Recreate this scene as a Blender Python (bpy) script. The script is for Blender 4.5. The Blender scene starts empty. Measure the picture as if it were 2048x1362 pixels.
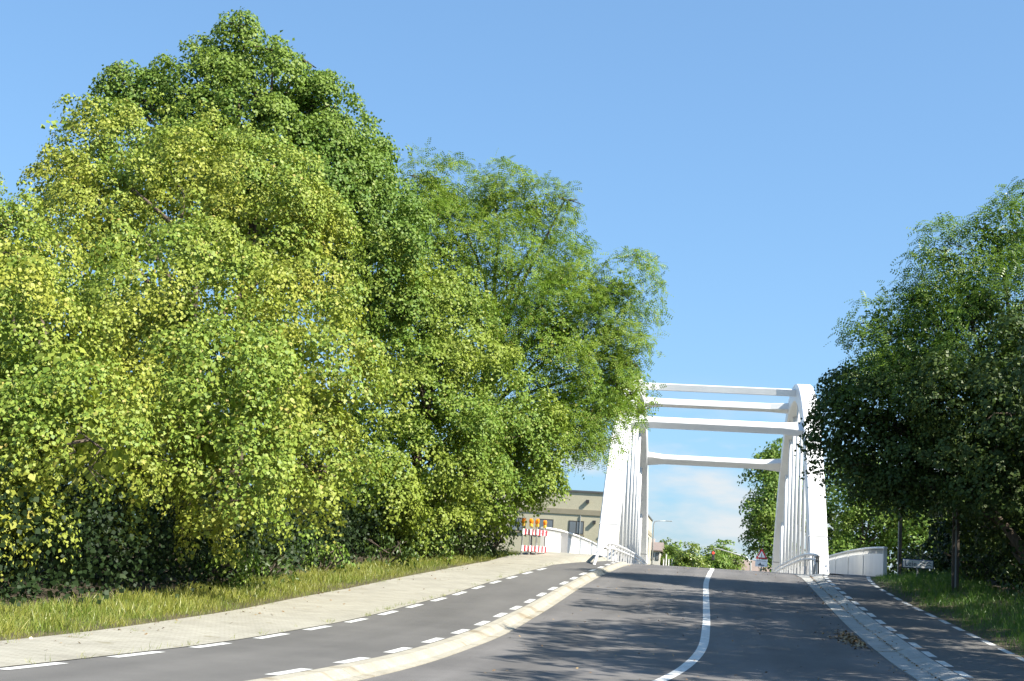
import bpy, bmesh, math, random
import numpy as np
from mathutils import Vector, Matrix
R = math.radians
SC = bpy.context.scene
COL = SC.collection
rng = np.random.default_rng(7)
random.seed(7)

# ------------------------------------------------------------------ camera
cam_d = bpy.data.cameras.new('camera'); cam_d.sensor_width = 36.0; cam_d.lens = 51.5
cam_d.clip_start = 0.1; cam_d.clip_end = 4000
cam = bpy.data.objects.new('camera', cam_d); COL.objects.link(cam); SC.camera = cam
PSI, PHI, RHO = R(7.95), R(8.98), R(3.6)
fw = Vector((-math.sin(PSI)*math.cos(PHI), math.cos(PSI)*math.cos(PHI), math.sin(PHI)))
r0 = Vector((math.cos(PSI), math.sin(PSI), 0)); u0 = r0.cross(fw)
rt = r0*math.cos(RHO) + u0*math.sin(RHO); up = rt.cross(fw)
m = Matrix((rt, up, -fw)).transposed().to_4x4(); m.translation = (0, 0, 1.34)
cam.matrix_world = m

# ------------------------------------------------------------------ sky, sun, exposure
SUN_EL, SUN_DIR = R(45), Vector((0.665, -0.25, 0.70)).normalized()
w = bpy.data.worlds.new('World'); SC.world = w; w.use_nodes = True
nt = w.node_tree; N = nt.nodes; Lk = nt.links
bg = N['Background']; bg.inputs['Strength'].default_value = 0.10
sky = N.new('ShaderNodeTexSky'); sky.sky_type = 'NISHITA'; sky.sun_disc = False
sky.sun_elevation = SUN_EL; sky.sun_rotation = R(110)
sky.air_density = 1.0; sky.dust_density = 1.0; sky.ozone_density = 2.0
tc = N.new('ShaderNodeTexCoord')
sep = N.new('ShaderNodeSeparateXYZ'); Lk.new(tc.outputs['Generated'], sep.inputs[0])
mp = N.new('ShaderNodeMapping'); mp.inputs['Scale'].default_value = (9, 9, 30); mp.inputs['Location'].default_value = (0.3, 0.0, 0.4)
Lk.new(tc.outputs['Generated'], mp.inputs[0])
cn = N.new('ShaderNodeTexNoise'); cn.inputs['Detail'].default_value = 6; cn.inputs['Roughness'].default_value = 0.55; cn.inputs['Scale'].default_value = 1.0
Lk.new(mp.outputs[0], cn.inputs[0])
cr = N.new('ShaderNodeValToRGB'); cr.color_ramp.elements[0].position = 0.46; cr.color_ramp.elements[1].position = 0.66
Lk.new(cn.outputs[0], cr.inputs[0])
mk = N.new('ShaderNodeMapRange'); mk.interpolation_type = 'SMOOTHSTEP'
mk.inputs[1].default_value = 0.145; mk.inputs[2].default_value = 0.07; mk.inputs[3].default_value = 0.0; mk.inputs[4].default_value = 0.9
Lk.new(sep.outputs[2], mk.inputs[0])
mu = N.new('ShaderNodeMath'); mu.operation = 'MULTIPLY'; Lk.new(cr.outputs[0], mu.inputs[0]); Lk.new(mk.outputs[0], mu.inputs[1])
g1 = N.new('ShaderNodeMixRGB'); g1.blend_type = 'MULTIPLY'; g1.inputs[0].default_value = 1.0; g1.inputs[2].default_value = (0.18, 0.18, 0.18, 1)
Lk.new(sky.outputs[0], g1.inputs[1]); gm = N.new('ShaderNodeGamma'); gm.inputs[1].default_value = 0.6; Lk.new(g1.outputs[0], gm.inputs[0])
g2 = N.new('ShaderNodeMixRGB'); g2.blend_type = 'MULTIPLY'; g2.inputs[0].default_value = 1.0; g2.inputs[2].default_value = (2.08, 3.1, 4.1, 1)
g2.use_clamp = False; Lk.new(gm.outputs[0], g2.inputs[1])
mx = N.new('ShaderNodeMixRGB'); mx.inputs[2].default_value = (3.15, 3.3, 3.4, 1)
Lk.new(mu.outputs[0], mx.inputs[0]); Lk.new(g2.outputs[0], mx.inputs[1]); Lk.new(mx.outputs[0], bg.inputs['Color'])
sun_d = bpy.data.lights.new('sun', 'SUN'); sun_d.energy = 4.6; sun_d.angle = R(0.5); sun_d.color = (1.0, 0.94, 0.82)
sun = bpy.data.objects.new('sun', sun_d); COL.objects.link(sun)
sun.rotation_euler = SUN_DIR.to_track_quat('Z', 'Y').to_euler()
SC.view_settings.view_transform = 'Standard'; SC.view_settings.look = 'None'
SC.view_settings.exposure = 1.4; SC.view_settings.gamma = 1.0; SC.view_settings.use_curve_mapping = False

# ------------------------------------------------------------------ materials
def new_mat(name):
    mt = bpy.data.materials.new(name); mt.use_nodes = True
    return mt, mt.node_tree.nodes, mt.node_tree.links, mt.node_tree.nodes['Principled BSDF']
def ramp(nodes, stops):
    c = nodes.new('ShaderNodeValToRGB'); e = c.color_ramp.elements
    while len(e) > 2: e.remove(e[-1])
    e[0].position, e[0].color = stops[0][0], (*stops[0][1], 1)
    e[1].position, e[1].color = stops[-1][0], (*stops[-1][1], 1)
    for p, col in stops[1:-1]:
        q = e.new(p); q.color = (*col, 1)
    return c
def noise(nodes, links, scale, detail=4, rough=0.6, stretch=None, coord='Object'):
    t = nodes.new('ShaderNodeTexCoord'); n = nodes.new('ShaderNodeTexNoise')
    n.inputs['Scale'].default_value = scale; n.inputs['Detail'].default_value = detail; n.inputs['Roughness'].default_value = rough
    src = t.outputs[coord]
    if stretch:
        mm = nodes.new('ShaderNodeMapping'); mm.inputs['Scale'].default_value = stretch
        links.new(src, mm.inputs[0]); src = mm.outputs[0]
    links.new(src, n.inputs[0]); return n.outputs[0]
def mixc(nodes, links, fac, a, b, mode='MIX'):
    x = nodes.new('ShaderNodeMixRGB'); x.blend_type = mode
    if isinstance(fac, float): x.inputs[0].default_value = fac
    else: links.new(fac, x.inputs[0])
    for i, v in ((1, a), (2, b)):
        if isinstance(v, tuple): x.inputs[i].default_value = (*v, 1)
        else: links.new(v, x.inputs[i])
    return x.outputs[0]
def surf(name, dark, light, scale=3.0, rough=0.8, bump=0.0, bscale=60, speck=None, stretch=None, metal=0.0, stain=None):
    mt, n, l, b = new_mat(name)
    c = ramp(n, [(0.3, dark), (0.7, light)]); l.new(noise(n, l, scale, 6, 0.65, stretch), c.inputs[0]); col = c.outputs[0]
    if speck:
        s = ramp(n, [(0.35, speck[0]), (0.65, speck[1])]); l.new(noise(n, l, speck[2], 2, 0.5), s.inputs[0])
        col = mixc(n, l, speck[3], col, s.outputs[0], 'MULTIPLY')
    if stain:
        s = ramp(n, [(stain[2], (0, 0, 0)), (stain[2]+0.13, (1, 1, 1))]); l.new(noise(n, l, stain[1], 5, 0.6), s.inputs[0])
        col = mixc(n, l, s.outputs[0], col, stain[0])
    l.new(col, b.inputs['Base Color']); b.inputs['Roughness'].default_value = rough; b.inputs['Metallic'].default_value = metal
    if bump:
        bp = n.new('ShaderNodeBump'); bp.inputs['Strength'].default_value = bump; bp.inputs['Distance'].default_value = 0.01
        l.new(noise(n, l, bscale, 3, 0.6), bp.inputs['Height']); l.new(bp.outputs[0], b.inputs['Normal'])
    return mt
def leaf_mat(name, stops, patch, trans=(0.20, 0.26, 0.03), tfac=0.35, pscale=0.6, rough=0.42, spec=0.45):
    mt, n, l, b = new_mat(name)
    g = n.new('ShaderNodeNewGeometry')
    c = ramp(n, stops); l.new(g.outputs['Random Per Island'], c.inputs[0])
    pr = ramp(n, [(0.42, (0, 0, 0)), (0.62, (1, 1, 1))]); l.new(noise(n, l, pscale, 3, 0.5), pr.inputs[0])
    fac = n.new('ShaderNodeMath'); fac.operation = 'MULTIPLY'; fac.inputs[1].default_value = 0.65; l.new(pr.outputs[0], fac.inputs[0])
    col = mixc(n, l, fac.outputs[0], c.outputs[0], patch)
    l.new(col, b.inputs['Base Color']); b.inputs['Roughness'].default_value = rough
    b.inputs['Specular IOR Level'].default_value = spec
    tr = n.new('ShaderNodeBsdfTranslucent')
    l.new(mixc(n, l, 0.75, col, trans), tr.inputs[0])
    ms = n.new('ShaderNodeMixShader'); ms.inputs[0].default_value = tfac
    l.new(b.outputs[0], ms.inputs[1]); l.new(tr.outputs[0], ms.inputs[2])
    l.new(ms.outputs[0], n['Material Output'].inputs['Surface'])
    return mt
M = {}
M['road'] = surf('road asphalt', (0.098, 0.094, 0.092), (0.136, 0.130, 0.127), 0.7, 0.85, 0.5, 180, ((0.62, 0.62, 0.62), (1.25, 1.22, 1.2), 90.0, 0.55), (1, 0.35, 1))
def wear(mt, amt):
    n, l = mt.node_tree.nodes, mt.node_tree.links; b = n['Principled BSDF']; src = b.inputs['Base Color'].links[0].from_socket
    a = ramp(n, [(0.35, (1-amt,)*3), (0.65, (1+amt,)*3)]); l.new(noise(n, l, 1.0, 3, .5, (1.1, .035, 1)), a.inputs[0])
    c2 = ramp(n, [(0.40, (1-amt*.8,)*3), (0.60, (1+amt*.8,)*3)]); l.new(noise(n, l, .22, 5, .7), c2.inputs[0])
    x = mixc(n, l, 1.0, mixc(n, l, 1.0, src, a.outputs[0], 'MULTIPLY'), c2.outputs[0], 'MULTIPLY')
    t_ = ramp(n, [(0.70, (0, 0, 0)), (0.76, (1, 1, 1))]); l.new(noise(n, l, 3.2, 4, .75), t_.inputs[0])
    f = n.new('ShaderNodeMath'); f.operation = 'MULTIPLY'; f.inputs[1].default_value = .35; l.new(t_.outputs[0], f.inputs[0])
    l.new(mixc(n, l, f.outputs[0], x, (.05, .047, .044)), b.inputs['Base Color'])
wear(M['road'], .16)
M['path'] = surf('path asphalt', (0.095, 0.091, 0.087), (0.121, 0.116, 0.110), 0.9, 0.85, 0.5, 200, ((0.66, 0.66, 0.66), (1.22, 1.2, 1.18), 110.0, 0.5), (1, 0.4, 1))
wear(M['path'], .10)
M['kerb'] = surf('kerb concrete', (0.27, 0.25, 0.205), (0.36, 0.34, 0.285), 2.2, 0.85, 0.4, 90, ((0.75, 0.72, 0.66), (1.1, 1.1, 1.08), 45.0, 0.5), None, 0.0, ((0.17, 0.13, 0.075), 1.3, 0.57))
M['kerb_grey'] = surf('grey kerb concrete', (0.30, 0.295, 0.28), (0.43, 0.425, 0.40), 2.0, 0.85, 0.4, 90, ((0.75, 0.75, 0.74), (1.1, 1.1, 1.1), 45.0, 0.5), None, 0.0, ((0.20, 0.16, 0.10), 1.1, 0.6))
M['paint'] = surf('road paint', (0.50, 0.50, 0.48), (0.70, 0.70, 0.68), 5.0, 0.6, 0.2, 160, ((0.72, 0.72, 0.72), (1.05, 1.05, 1.05), 40.0, 0.35), None, 0.0, ((0.30, 0.29, 0.27), 7.0, 0.60))
M['soil'] = surf('soil', (0.035, 0.026, 0.016), (0.085, 0.065, 0.038), 1.5, 0.95, 0.8, 25)
M['turf'] = surf('turf soil', (0.055, 0.060, 0.022), (0.11, 0.11, 0.04), 1.2, 0.95, 0.8, 30)
M['white'] = surf('white painted steel', (0.66, 0.66, 0.65), (0.74, 0.74, 0.73), 0.5, 0.42, 0.0, 60, None, (2, 2, 0.3), 0.0, ((0.62, 0.61, 0.57), 0.35, 0.66))
M['parapet'] = surf('parapet white', (0.60, 0.60, 0.59), (0.70, 0.70, 0.69), 0.9, 0.5, 0.0, 60, None, (1, 1, 0.3), 0.0, ((0.60, 0.58, 0.53), 0.7, 0.64))
M['parapet_grey'] = surf('parapet grey steel', (0.27, 0.27, 0.28), (0.34, 0.34, 0.35), 1.2, 0.5)
M['concrete'] = surf('abutment concrete', (0.26, 0.25, 0.22), (0.38, 0.36, 0.32), 0.8, 0.9, 0.3, 30)
M['rail'] = surf('rail galvanised', (0.52, 0.52, 0.52), (0.66, 0.66, 0.66), 3.0, 0.45, 0, 60, None, None, 0.15)
M['dark'] = surf('dark steel', (0.03, 0.03, 0.032), (0.055, 0.052, 0.05), 3.0, 0.55)
M['rubber'] = surf('recycled rubber', (0.035, 0.033, 0.032), (0.075, 0.07, 0.065), 9.0, 0.9, 0.4, 60)
M['galv'] = surf('post galvanised', (0.30, 0.31, 0.30), (0.42, 0.43, 0.42), 6.0, 0.5, 0, 60, None, None, 0.3)
M['rust'] = surf('weathered post', (0.05, 0.04, 0.032), (0.14, 0.115, 0.09), 4.0, 0.8, 0.3, 60, None, (3, 3, 0.4))
M['red'] = surf('red reflective', (0.45, 0.02, 0.03), (0.55, 0.035, 0.05), 6.0, 0.4)
M['signwhite'] = surf('white reflective', (0.80, 0.81, 0.82), (0.88, 0.89, 0.90), 4.0, 0.4)
M['signblue'] = surf('blue sign edge', (0.02, 0.05, 0.20), (0.03, 0.07, 0.26), 4.0, 0.4)
M['ink'] = surf('sign lettering', (0.03, 0.05, 0.08), (0.045, 0.065, 0.10), 4.0, 0.5)
M['orange'] = surf('orange lens', (0.75, 0.22, 0.01), (0.90, 0.30, 0.015), 8.0, 0.25)
M['yellow'] = surf('lamp body', (0.62, 0.42, 0.05), (0.72, 0.5, 0.08), 6.0, 0.5)
M['beige'] = surf('beige brick', (0.42, 0.385, 0.28), (0.50, 0.46, 0.345), 0.35, 0.9, 0.2, 60, ((0.85, 0.84, 0.80), (1.08, 1.08, 1.06), 9.0, 0.5), None, 0, ((0.34, 0.30, 0.21), 0.25, 0.62))
M['stringc'] = surf('string course', (0.24, 0.21, 0.15), (0.30, 0.265, 0.19), 0.8, 0.9)
M['roofedge'] = surf('roof edge', (0.07, 0.07, 0.07), (0.12, 0.12, 0.12), 0.8, 0.6)
M['frame'] = surf('dark window frame', (0.045, 0.04, 0.037), (0.075, 0.07, 0.062), 3.0, 0.5)
M['cream'] = surf('cream render', (0.62, 0.58, 0.50), (0.72, 0.68, 0.6), 0.6, 0.9)
M['pink'] = surf('pale render', (0.58, 0.50, 0.45), (0.66, 0.58, 0.52), 0.6, 0.9)
M['tile'] = surf('roof tiles', (0.16, 0.12, 0.10), (0.28, 0.22, 0.19), 2.5, 0.85, 0.4, 20, None, (1, 6, 6))
M['bark'] = surf('bark', (0.045, 0.034, 0.025), (0.15, 0.115, 0.085), 3.0, 0.95, 0.8, 14, None, (6, 6, 0.8))
M['litter'] = leaf_mat('dry leaves', [(0, (0.14, 0.075, 0.03)), (0.5, (0.30, 0.19, 0.085)), (1, (0.48, 0.34, 0.17))], (0.24, 0.14, 0.06), (0.2, 0.1, 0.03), 0.1)
mt, n, l, b = new_mat('window glass'); b.inputs['Base Color'].default_value = (0.16, 0.18, 0.20, 1); b.inputs['Roughness'].default_value = 0.06; b.inputs['Specular IOR Level'].default_value = 0.8; M['glass'] = mt
mt, n, l, b = new_mat('river water'); b.inputs['Base Color'].default_value = (0.03, 0.045, 0.035, 1); b.inputs['Roughness'].default_value = 0.08; M['water'] = mt
bp = n.new('ShaderNodeBump'); bp.inputs['Strength'].default_value = 0.25; l.new(noise(n, l, 1.5, 3), bp.inputs['Height']); l.new(bp.outputs[0], b.inputs['Normal'])
mt, n, l, b = new_mat('red signal light'); b.inputs['Base Color'].default_value = (0.7, 0.03, 0.02, 1); b.inputs['Emission Color'].default_value = (1, 0.06, 0.03, 1); b.inputs['Emission Strength'].default_value = 0.9; M['redlight'] = mt
# pavement: fine grained pale paver sheet with faint joints and weedy stains
mt, n, l, b = new_mat('pale pavers')
c = ramp(n, [(0.3, (0.26, 0.245, 0.205)), (0.7, (0.345, 0.33, 0.28))]); l.new(noise(n, l, 1.1, 6, 0.65), c.inputs[0])
t = n.new('ShaderNodeTexCoord'); bk = n.new('ShaderNodeTexBrick'); bk.inputs['Scale'].default_value = 1.0
bk.inputs['Brick Width'].default_value = 0.22; bk.inputs['Row Height'].default_value = 0.11; bk.inputs['Mortar Size'].default_value = 0.006
bk.inputs['Color1'].default_value = (0.88, 0.88, 0.86, 1); bk.inputs['Color2'].default_value = (1.06, 1.05, 1.03, 1); bk.inputs['Mortar'].default_value = (0.5, 0.47, 0.4, 1)
l.new(t.outputs['Object'], bk.inputs[0])
col = mixc(n, l, 0.8, c.outputs[0], bk.outputs[0], 'MULTIPLY')
s = ramp(n, [(0.60, (0, 0, 0)), (0.72, (1, 1, 1))]); l.new(noise(n, l, 2.3, 6, 0.7), s.inputs[0])
col = mixc(n, l, s.outputs[0], col, (0.17, 0.15, 0.085)); l.new(col, b.inputs['Base Color']); b.inputs['Roughness'].default_value = 0.9
M['paver'] = mt
# foliage
M['maple_yellow'] = leaf_mat('yellow green maple leaves', [(0, (0.121, 0.202, 0.031)), (0.5, (0.189, 0.269, 0.043)), (0.9, (0.259, 0.325, 0.058)), (0.98, (0.363, 0.364, 0.098)), (1, (0.396, 0.280, 0.111))], (0.347, 0.342, 0.052), (0.297, 0.392, 0.026), 0.22, 0.35, 0.5, 0.22)
M['maple_mid'] = leaf_mat('fresh green maple leaves', [(0, (0.105, 0.185, 0.026)), (0.5, (0.154, 0.241, 0.038)), (0.9, (0.209, 0.286, 0.052)), (1, (0.308, 0.325, 0.078))], (0.264, 0.302, 0.044), (0.242, 0.358, 0.026), 0.24, 0.35, 0.5, 0.2)
M['maple_green'] = leaf_mat('green maple leaves', [(0, (0.077, 0.151, 0.023)), (0.5, (0.116, 0.202, 0.034)), (0.9, (0.160, 0.241, 0.047)), (1, (0.253, 0.291, 0.078))], (0.193, 0.258, 0.039), (0.187, 0.314, 0.026), 0.24, 0.35, 0.5, 0.2)
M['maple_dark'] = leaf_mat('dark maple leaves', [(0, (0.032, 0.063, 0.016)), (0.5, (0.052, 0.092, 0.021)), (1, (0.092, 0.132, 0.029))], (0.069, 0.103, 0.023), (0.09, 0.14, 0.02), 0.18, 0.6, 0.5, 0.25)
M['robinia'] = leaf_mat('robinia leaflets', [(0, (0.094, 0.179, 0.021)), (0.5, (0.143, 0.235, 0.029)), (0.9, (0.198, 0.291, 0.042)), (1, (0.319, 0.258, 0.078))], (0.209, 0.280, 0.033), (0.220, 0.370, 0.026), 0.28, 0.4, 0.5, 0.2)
M['robinia_shade'] = leaf_mat('shaded robinia leaflets', [(0, (0.065, 0.14, 0.022)), (0.5, (0.11, 0.20, 0.028)), (1, (0.19, 0.27, 0.045))], (0.14, 0.21, 0.03), (0.20, 0.34, 0.03), 0.38)  # darker copy of the robinia colour, with the shade put into it
M['willow'] = leaf_mat('pale willow leaves', [(0, (0.081, 0.149, 0.023)), (0.5, (0.138, 0.207, 0.032)), (1, (0.230, 0.265, 0.046))], (0.196, 0.241, 0.040), (0.207, 0.276, 0.034), 0.33, 0.3)
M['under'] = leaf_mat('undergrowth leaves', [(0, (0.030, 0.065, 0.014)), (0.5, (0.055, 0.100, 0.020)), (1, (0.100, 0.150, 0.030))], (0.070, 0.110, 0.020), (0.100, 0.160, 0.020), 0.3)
M['shade_toned'] = leaf_mat('dark ivy leaves', [(0, (0.010, 0.022, 0.008)), (0.5, (0.018, 0.036, 0.011)), (1, (0.034, 0.056, 0.015))], (0.02, 0.04, 0.011), (0.03, 0.06, 0.012), 0.15, 0.6, 0.55, 0.2)  # near-black leaf colour that holds the deep shade below and behind the trees
M['grass'] = leaf_mat('roadside grass', [(0, (0.11, 0.17, 0.022)), (0.5, (0.185, 0.245, 0.035)), (0.85, (0.28, 0.30, 0.06)), (1, (0.45, 0.39, 0.14))], (0.32, 0.31, 0.06), (0.26, 0.35, 0.03), 0.3, 0.8)
M['grass_green'] = leaf_mat('green verge grass', [(0, (0.05, 0.125, 0.018)), (0.6, (0.085, 0.18, 0.024)), (1, (0.15, 0.22, 0.04))], (0.09, 0.18, 0.025), (0.13, 0.28, 0.025), 0.35, 0.8)

# ------------------------------------------------------------------ object helpers
def tag(o, label=None, cat=None, group=None, kind=None):
    for k, v in (('label', label), ('category', cat), ('group', group), ('kind', kind)):
        if v: o[k] = v
    return o
def link(name, me, mat=None, parent=None):
    if mat is not None: me.materials.append(M[mat] if isinstance(mat, str) else mat)
    o = bpy.data.objects.new(name, me); COL.objects.link(o)
    if parent: o.parent = parent
    return o
def thing(name, label, cat, loc=(0, 0, 0), rz=0, group=None):
    o = bpy.data.objects.new(name, None); COL.objects.link(o); o.empty_display_size = 0.3
    o.location = loc; o.rotation_euler = (0, 0, rz); return tag(o, label, cat, group)
def arr_mesh(name, V, Fq):
    """numpy verts (n,3), faces (m,k) -> mesh"""
    me = bpy.data.meshes.new(name); V = np.asarray(V, np.float32); Fq = np.asarray(Fq, np.int32); k = Fq.shape[1]
    me.vertices.add(len(V)); me.vertices.foreach_set('co', V.ravel())
    me.loops.add(Fq.size); me.loops.foreach_set('vertex_index', Fq.ravel())
    me.polygons.add(len(Fq)); me.polygons.foreach_set('loop_start', np.arange(0, Fq.size, k, dtype=np.int32))
    me.update(calc_edges=True); return me
class MB:
    """collects boxes, tubes and lofts into one mesh"""
    def __init__(s): s.v = []; s.f = []
    def add(s, v, f):
        o = len(s.v); s.v += [tuple(p) for p in v]; s.f += [tuple(i+o for i in q) for q in f]; return s
    def box(s, x0, x1, y0, y1, z0, z1, mat=None, bev=0.0):
        if bev > 0:
            bm = bmesh.new(); bmesh.ops.create_cube(bm, size=1)
            for v in bm.verts: v.co = Vector(((x0+x1)/2+v.co.x*(x1-x0), (y0+y1)/2+v.co.y*(y1-y0), (z0+z1)/2+v.co.z*(z1-z0)))
            bmesh.ops.bevel(bm, geom=bm.edges[:], offset=bev, segments=1, affect='EDGES')
            bm.verts.index_update(); vs = [v.co.copy() for v in bm.verts]; fs = [[v.index for v in f.verts] for f in bm.faces]; bm.free()
        else:
            vs = [Vector(p) for p in ((x0,y0,z0),(x1,y0,z0),(x1,y1,z0),(x0,y1,z0),(x0,y0,z1),(x1,y0,z1),(x1,y1,z1),(x0,y1,z1))]
            fs = [(3,2,1,0),(4,5,6,7),(0,1,5,4),(1,2,6,5),(2,3,7,6),(3,0,4,7)]
        if mat: vs = [mat @ p for p in vs]
        return s.add(vs, fs)
    def loft(s, rings, closed=True, cap=True):
        n = len(rings[0]); vs = [p for r_ in rings for p in r_]; fs = []
        for i in range(len(rings)-1):
            for j in range(n if closed else n-1):
                k = (j+1) % n; fs.append((i*n+j, i*n+k, (i+1)*n+k, (i+1)*n+j))
        if cap and closed: fs.append(tuple(range(n-1, -1, -1))); fs.append(tuple((len(rings)-1)*n+j for j in range(n)))
        return s.add(vs, fs)
    def tube(s, pts, rad, seg=8, cap=True):
        pts = [Vector(p) for p in pts]; rr = rad if hasattr(rad, '__len__') else [rad]*len(pts); rings = []
        ref = Vector((0, 0, 1)) if abs((pts[-1]-pts[0]).normalized().z) < 0.9 else Vector((1, 0, 0))
        for i, p in enumerate(pts):
            t = (pts[min(i+1, len(pts)-1)]-pts[max(i-1, 0)]).normalized()
            a = t.cross(ref).normalized(); b_ = a.cross(t)
            rings.append([p+(a*math.cos(q)+b_*math.sin(q))*rr[i] for q in [2*math.pi*j/seg for j in range(seg)]])
        return s.loft(rings, True, cap)
    def mesh(s, name, smooth=False):
        me = bpy.data.meshes.new(name); me.from_pydata(s.v, [], s.f)
        bm = bmesh.new(); bm.from_mesh(me); bmesh.ops.recalc_face_normals(bm, faces=bm.faces[:]); bm.to_mesh(me); bm.free()
        if smooth:
            me.polygons.foreach_set('use_smooth', [True]*len(me.polygons))
        return me
    def build(s, name, mat, parent=None, smooth=False): return link(name, s.mesh(name, smooth), mat, parent)

# ------------------------------------------------------------------ road profile
_ys = [-80,14,20,27,35,42,48.5,55,60,66,75,86,100,115,130,150,170,900]
_zs = [0,0,.03,.2,.57,1.0,1.42,1.78,1.95,2.07,2.13,2.1,1.9,1.4,.7,.1,0,0]
_Y = np.arange(-80, 900, .25); _Z = np.interp(_Y, _ys, _zs); _k = np.hanning(33); _k /= _k.sum()
_Z = np.convolve(np.pad(_Z, 16, 'edge'), _k, 'valid')
def zr(y): return float(np.interp(y, _Y, _Z))
def smooth_fn(pts):
    ys = np.arange(-40, 700, .5); xs = np.interp(ys, [p[0] for p in pts], [p[1] for p in pts]); k = np.hanning(15); k /= k.sum()
    xs = np.convolve(np.pad(xs, 7, 'edge'), k, 'valid'); return lambda y: float(np.interp(y, ys, xs))
road_l = smooth_fn([(-40,-9),(0,-5.6),(10,-4.4),(14,-4.02),(17,-3.85),(20,-3.70),(26,-3.57),(35,-3.57),(42,-3.52),(48,-3.36),(55,-3.08),(60,-2.98),(68,-3.1),(80,-3.3),(700,-3.3)])
kerb_l = smooth_fn([(-40,-9.6),(0,-6.1),(10,-4.9),(14.8,-4.42),(17.7,-4.24),(22,-4.08),(27,-4.03),(33,-4.0),(39,-3.96),(47,-3.74),(52,-3.47),(60,-3.3),(68,-3.4),(80,-3.6),(700,-3.6)])
path_l = smooth_fn([(-40,-11.5),(0,-8.0),(8,-7.2),(14,-6.8),(20,-6.55),(26.7,-6.35),(32,-6.22),(40,-5.95),(45,-5.65),(50,-5.28),(57,-5.02),(62,-5.0),(700,-5.0)])
pav_l = smooth_fn([(-40,-9.9),(5,-8.5),(17,-8.5),(25,-8.68),(32,-8.75),(40,-8.4),(46,-7.9),(53,-7.35),(58,-6.75),(62,-6.6),(700,-6.6)])
road_r = smooth_fn([(-40,0.8),(0,2.5),(14,3.1),(23,3.25),(34,3.31),(41,3.37),(48,3.43),(55,3.53),(62,3.6),(700,3.6)])
kerb_r = smooth_fn([(-40,1.5),(0,3.2),(14,3.7),(22,3.86),(27,3.96),(32,4.03),(45,4.05),(51,4.10),(56,4.30),(60,4.7),(64,5.4),(68,5.5),(700,5.5)])
path_r = smooth_fn([(-40,3.4),(0,5.1),(14,5.5),(28,5.88),(33,5.94),(38,5.90),(43,5.74),(50,5.72),(55,6.0),(60,6.5),(64,6.95),(700,6.95)])
ctr = smooth_fn([(-40,-9),(0,-4.0),(10,-2.1),(16,-1.1),(20.1,-0.5),(21.2,-.35),(24.3,-.1),(27.8,.05),(34,.09),(48,.05),(55,.19),(60,.3),(700,.3)])
def strip(name, fl, fr, y0, y1, dz, mat, step=0.5, parent=None, nx=1, kind=None, fz=None):
    n_ = max(2, int(round((y1-y0)/step))+1); V = []; Fq = []
    for i in range(n_):
        y = y0+(y1-y0)*i/(n_-1); a, b_ = fl(y), fr(y)
        for j in range(nx+1):
            t_ = j/nx; V.append((a+(b_-a)*t_, y, zr(y)+(fz(t_, y) if fz else dz)))
    for i in range(n_-1):
        for j in range(nx):
            a = i*(nx+1)+j; Fq.append((a, a+1, a+nx+2, a+nx+1))
    o = link(name, arr_mesh(name, V, Fq), mat, parent)
    if kind: o['kind'] = kind
    return o

# ------------------------------------------------------------------ terrain, river
def build_terrain():
    xs = np.concatenate([np.linspace(-900, -70, 12), np.arange(-60, 61, 2.0), np.linspace(70, 900, 12)])
    ys = np.concatenate([np.linspace(-300, -40, 8), np.arange(-30, 200, 2.0), np.linspace(210, 1500, 16)])
    V = []
    for y in ys:
        for x in xs:
            k = min(1.0, max(0.0, 1-(abs(x)-12)/14.0)); z = (zr(y)-0.3)*k + (-0.35)*(1-k)
            if 62 < y < 110: z = min(z, -3.2 if 66 < y < 106 else 0.0)
            V.append((x, y, z))
    nx = len(xs); Fq = [(i*nx+j, i*nx+j+1, (i+1)*nx+j+1, (i+1)*nx+j) for i in range(len(ys)-1) for j in range(nx-1)]
    link('ground', arr_mesh('ground', V, Fq), 'turf')['kind'] = 'structure'
build_terrain()
link('river', arr_mesh('river', [(-900,60,-1.2),(900,60,-1.2),(900,112,-1.2),(-900,112,-1.2)], [(0,1,2,3)]), 'water')['kind'] = 'structure'

road = strip('road', lambda y: road_l(y)-0.02, lambda y: road_r(y)+0.02, -40, 60, 0.0, 'road', nx=4, kind='structure')
strip('far_road', lambda y: -3.4, lambda y: 3.6, 112, 420, 0.0, 'road', 1.0, nx=2, kind='structure')
cl = strip('centre_line', lambda y: ctr(y)-0.085, lambda y: ctr(y)+0.085, -20, 60, 0.005, 'paint', 0.4, road)
path_w = strip('cycle_path', lambda y: path_l(y)-0.01, lambda y: kerb_l(y)-0.0, -40, 60, 0.10, 'path', nx=3, kind='structure')
path_e = strip('cycle_path', lambda y: kerb_r(y), lambda y: path_r(y)+0.01, -40, 60, 0.10, 'path', nx=3, kind='structure')
strip('pavement', lambda y: pav_l(y), lambda y: path_l(y)-0.012, -40, 60, 0.107, 'paver', nx=3, kind='structure')
isl_r = smooth_fn([(-40,-6.5),(50,-5.35),(54,-4.75),(58,-3.95),(62,-3.75),(700,-3.75)])
strip('traffic_island', lambda y: pav_l(y)+.02, isl_r, 50.5, 61.5, 0, 'paver', .5, nx=10, kind='structure', fz=lambda t_, y: .110+.20*max(0, min(1, (y-51)/6.0))*min(1, (1-t_)*5)-(.06 if t_ > .99 else 0))
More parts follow.
